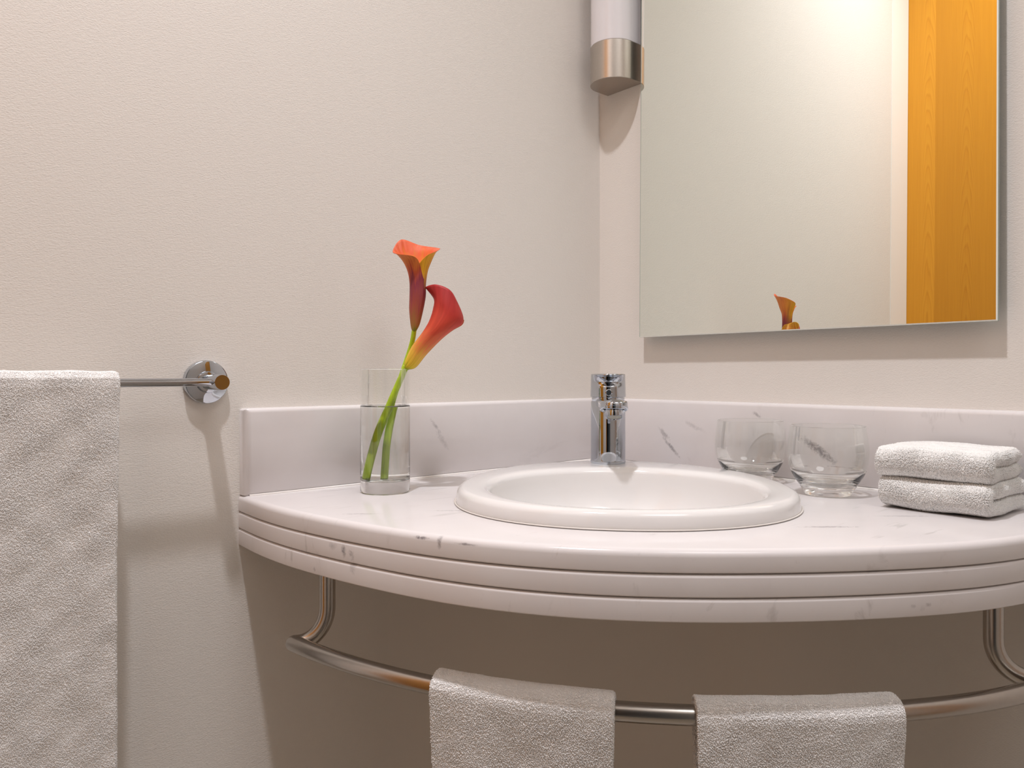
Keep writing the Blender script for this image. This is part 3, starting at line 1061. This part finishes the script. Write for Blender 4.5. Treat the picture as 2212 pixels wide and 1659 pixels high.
# ------------------------------------------------------------------ calla lilies
def spathe_mat(name, stops, flap=None, streak=0.5):
    m, nt, b = mat(name)
    uv = N(nt, 'ShaderNodeUVMap')
    sep = N(nt, 'ShaderNodeSeparateXYZ')
    L(nt, uv.outputs[0], sep.inputs[0])
    mp = N(nt, 'ShaderNodeMapping')
    mp.inputs['Scale'].default_value = (34, 2.2, 1)
    L(nt, uv.outputs[0], mp.inputs[0])
    st = noise_tex(nt, mp.outputs[0], 1.0, 4, 0.6, 0.4)
    mp2 = N(nt, 'ShaderNodeMapping')
    mp2.inputs['Scale'].default_value = (5, 2.5, 1)
    L(nt, uv.outputs[0], mp2.inputs[0])
    st2 = noise_tex(nt, mp2.outputs[0], 1.0, 3, 0.5, 0.3)
    v = math_node(nt, 'ADD', sep.outputs[1], math_node(nt, 'MULTIPLY', math_node(nt, 'SUBTRACT', st2, 0.5), 0.38))
    v = math_node(nt, 'ADD', v, math_node(nt, 'MULTIPLY', math_node(nt, 'SUBTRACT', st, 0.5), streak))
    col = ramp(nt, v, stops)
    if flap:
        g = math_node(nt, 'MULTIPLY', ramp(nt, sep.outputs[0], [(0.10, (1, 1, 1)), (0.30, (0, 0, 0))]), ramp(nt, sep.outputs[1], [(0.42, (0, 0, 0)), (0.60, (1, 1, 1))]))
        col = mix_col(nt, g, col, flap)
    dk = ramp(nt, st, [(0.35, (0.76, 0.66, 0.70)), (0.6, (1, 1, 1))])
    col = mix_col(nt, 0.8, col, dk, 'MULTIPLY')
    L(nt, col, b.inputs['Base Color'])
    b.inputs['Roughness'].default_value = 0.55
    b.inputs['Specular IOR Level'].default_value = 0.3
    b.inputs['Subsurface Weight'].default_value = 0.12
    b.inputs['Subsurface Radius'].default_value = (0.004, 0.002, 0.001)
    bump(nt, st, 0.25, 0.0006, b)
    return m
G = (0.20, 0.33, 0.02)
M_SP1_OUT = spathe_mat('calla_outside', [(0.0, G), (0.10, (0.42, 0.22, 0.06)), (0.28, (0.40, 0.09, 0.06)), (0.48, (0.24, 0.035, 0.06)), (0.62, (0.50, 0.09, 0.035)), (0.78, (0.66, 0.20, 0.04)), (1.0, (0.74, 0.23, 0.05))], (0.80, 0.42, 0.02))
M_SP1_IN = spathe_mat('calla_inside', [(0.0, (0.80, 0.40, 0.02)), (0.55, (0.80, 0.33, 0.02)), (0.76, (0.80, 0.27, 0.03)), (0.90, (0.72, 0.12, 0.035)), (1.0, (0.70, 0.16, 0.08))])
M_SP2_OUT = spathe_mat('calla_outside_red', [(0.0, (0.30, 0.40, 0.02)), (0.10, (0.74, 0.56, 0.03)), (0.25, (0.80, 0.48, 0.06)), (0.38, (0.72, 0.17, 0.06)), (0.5, (0.60, 0.075, 0.035)), (0.75, (0.52, 0.045, 0.03)), (1.0, (0.42, 0.03, 0.03))], None, 0.2)
M_SP2_IN = spathe_mat('calla_inside_red', [(0.0, (0.78, 0.42, 0.04)), (0.8, (0.70, 0.20, 0.04)), (1.0, (0.74, 0.42, 0.04))])
def stem_mat():
    m, nt, b = mat('calla_stem_green')
    n1 = noise_tex(nt, coords(nt, (500, 500, 14)), 1.0, 3, 0.5)
    L(nt, ramp(nt, n1, [(0.3, (0.33, 0.50, 0.008)), (0.7, (0.50, 0.68, 0.03))]), b.inputs['Base Color'])
    b.inputs['Roughness'].default_value = 0.35
    b.inputs['Subsurface Weight'].default_value = 0.1
    b.inputs['Subsurface Radius'].default_value = (0.003, 0.004, 0.001)
    return m
M_STEM = stem_mat()

# flower frame: x to the right, y away from the viewer's side, z up (metres, from the vase foot)
FROT = R(-40.8)
def spathe(name, rings, seam, over, notch, parent, mats, wide=(42, 42), sign=1):
    """rings: list of 8 control points each (angles 0,45..315) from base to rim. seam: angle where the
    sheet's two edges wrap over one another."""
    nv_, nu_ = 44, 96
    curves = [catmull([r[k] for r in rings], 12) for k in range(8)]       # along the height
    NV_ = len(curves[0])
    bm = bmesh.new()
    uvl = bm.loops.layers.uv.new('UVMap')
    grid = []
    for i in range(NV_):
        ring = catmull([c[i] for c in curves], 16, closed=True)
        cen = sum((Vector(c[i]) for c in curves), Vector()) / 8
        grid.append((ring, cen))
    def at(i_f, ang):
        i0 = max(0, min(NV_ - 2, int(i_f)))
        fi2 = min(max(i_f - i0, 0.0), 1.0)
        out = []
        for ii in (i0, i0 + 1):
            ring, cen = grid[ii]
            m_ = len(ring)
            a = (ang % 360.0) / 360.0 * m_
            j0 = int(a) % m_
            fa = a - int(a)
            out.append((ring[j0].lerp(ring[(j0 + 1) % m_], fa), cen))
        return out[0][0].lerp(out[1][0], fi2), out[0][1].lerp(out[1][1], fi2)
    rows = []
    for iu in range(nu_ + 1):
        q = iu / nu_
        ang = seam - over + q * (360.0 + 2 * over)
        # distance from either free edge in degrees
        d0, d1 = q * (360.0 + 2 * over), (1 - q) * (360.0 + 2 * over)
        vmax = 1.0 - notch[0] * math.exp(-(d0 / wide[0]) ** 2) - notch[1] * math.exp(-(d1 / wide[1]) ** 2)
        col = []
        for iv in range(nv_ + 1):
            v = iv / nv_ * vmax
            p, cen = at(v * (NV_ - 1), ang)
            k = 1.0 + (0.10 if sign < 0 else 0.04) * (0.5 - q) * sign
            lift = (p - cen)
            p2 = cen + lift * k
            col.append((bm.verts.new(p2), (q, v)))
        rows.append(col)
    for iu in range(nu_):
        for iv in range(nv_):
            a, b_, c, d = rows[iu][iv], rows[iu + 1][iv], rows[iu + 1][iv + 1], rows[iu][iv + 1]
            f = bm.faces.new((a[0], b_[0], c[0], d[0]))
            for lp, w in zip(f.loops, (a, b_, c, d)):
                lp[uvl].uv = w[1]
    o = from_bm(name, bm, mats, parent, angle=None, recalc=False)
    sol = o.modifiers.new('thickness', 'SOLIDIFY')
    sol.thickness = 0.0007
    sol.offset = 0
    sol.material_offset = 1
    sol.material_offset_rim = 1
    return o

def ring_lr(l, r, wf, wb=None, yoff=0.0, front_dz=0.0, back_dz=0.0, fx=0.0):
    """8 control points from the left and right outline points of the bloom (x,z) and its half depth;
    angle 0 = left, 90 = towards viewer, 180 = right, 270 = away"""
    wb = wf if wb is None else wb
    l = Vector((l[0], yoff, l[1])); r_ = Vector((r[0], yoff, r[1]))
    c = (l + r_) / 2
    h = (r_ - l) / 2
    out = []
    for k in range(8):
        a = 2 * PI * k / 8
        ca, sa = math.cos(a), math.sin(a)
        p = c - h * ca
        dep = (wf if sa > 0 else wb) * sa
        p = p + Vector((fx * max(sa, 0), -dep, (front_dz if sa > 0 else -back_dz) * sa))
        out.append(p)
    return out

def lily(label, rings, seam, over, notch, mats, stem_pts, stem_r, wide=(42, 42), sign=1):
    t = thing('calla_lily', label, 'flower', (VX, VY, 0.8602), FROT, 'calla lilies in the vase')
    spathe('spathe', rings, seam, over, notch, t, mats, wide, sign)
    path = catmull(stem_pts, 10)
    from_bm('stem', tube_bm(path, stem_r, 20), M_STEM, t, angle=None)
    return t
mm = 0.001
def P2(*a):
    return tuple(v * mm for v in a)
# upright bloom (mm from the vase foot)
f1 = [
    ring_lr(P2(36.2, 211.0), P2(40.8, 212.0), 0.0023),
    ring_lr(P2(34.0, 220.0), P2(45.6, 221.5), 0.0050),
    ring_lr(P2(32.2, 240.0), P2(50.5, 241.0), 0.0085),
    ring_lr(P2(32.6, 258.0), P2(53.6, 258.5), 0.0098),
    ring_lr(P2(32.6, 276.0), P2(54.0, 275.0), 0.0096),
    ring_lr(P2(30.0, 291.0), P2(56.5, 291.5), 0.0105),
    ring_lr(P2(24.0, 304.0), P2(61.5, 304.5), 0.0150, 0.0150),
    ring_lr(P2(15.5, 314.5), P2(67.5, 316.0), 0.0200, 0.0200, front_dz=-0.006, back_dz=0.006),
    ring_lr(P2(10.5, 318.5), P2(72.0, 320.0), 0.0215, 0.0245, front_dz=-0.010, back_dz=0.010),
]
# shape the rim: peak at the back left, pointed curl at the back right
rim = f1[-1]
rim[7] = Vector((0.0185, 0.020, 0.3365))
rim[6] = Vector((0.0420, 0.026, 0.3300))
rim[5] = Vector((0.0660, 0.020, 0.3255))
rim[4] = Vector((0.0725, 0.006, 0.3215))
lily('upright orange calla lily bloom standing open above the other in the vase', f1, 118, 20, (0.30, 0.46), [M_SP1_OUT, M_SP1_IN],
     [P2(-1, 0, 16), P2(0, 1, 40), P2(1, 3, 62), P2(4, 5, 90), P2(9.5, 6, 120), P2(22, 7, 158), P2(29.5, 7, 180), P2(35.2, 4, 198), P2(38.5, 0, 214)],
     lambda t: 0.0039 - 0.0007 * t, (40, 52), -1)
# drooping bloom leaning right
f2 = [
    ring_lr(P2(25.0, 164.0), P2(31.0, 161.0), 0.0035, yoff=-0.007),
    ring_lr(P2(29.0, 176.0), P2(41.5, 164.5), 0.0075, yoff=-0.007),
    ring_lr(P2(36.5, 191.5), P2(55.0, 181.0), 0.0110, yoff=-0.007),
    ring_lr(P2(49.0, 208.0), P2(74.0, 200.5), 0.0150, yoff=-0.007),
    ring_lr(P2(58.5, 224.0), P2(88.5, 212.5), 0.0180, 0.018, yoff=-0.005),
    ring_lr(P2(63.5, 240.0), P2(100.5, 220.0), 0.0195, 0.020, yoff=-0.002, front_dz=0.003),
    ring_lr(P2(64.5, 254.5), P2(103.5, 226.0), 0.0200, 0.021, yoff=0.0, front_dz=0.006, back_dz=-0.004),
    ring_lr(P2(59.0, 266.5), P2(103.0, 233.0), 0.0190, 0.020, yoff=0.0, front_dz=0.008, back_dz=-0.004),
]
r2 = f2[-1]
r2[0] = Vector((0.0535, -0.001, 0.2695))
r2[1] = Vector((0.0680, -0.0110, 0.2725))
r2[2] = Vector((0.0865, -0.0150, 0.2650))
r2[3] = Vector((0.0960, -0.0100, 0.2500))
r2[7] = Vector((0.0660, 0.0110, 0.2650))
lily('red calla lily bloom leaning right and curling over in the vase', f2, 200, 14, (0.10, 0.10), [M_SP2_OUT, M_SP2_IN],
     [P2(-19.5, -4, 16), P2(-13, -4, 50), P2(-5.5, -4, 82), P2(5, -4, 112), P2(17, -4, 140), P2(24, -6, 155), P2(28.5, -7, 166)],
     lambda t: 0.0046 - 0.0006 * t)

# refracted light of the downlight through glass and water
spot.cycles.is_caustics_light = True
for ob in bpy.data.objects:
    if ob.type == 'MESH':
        if ob.name.startswith(('glass_wall', 'water')):
            ob.cycles.is_caustics_caster = True
        elif ob.name.startswith(('top_slab', 'backsplash', 'stem')):
            ob.cycles.is_caustics_receiver = True
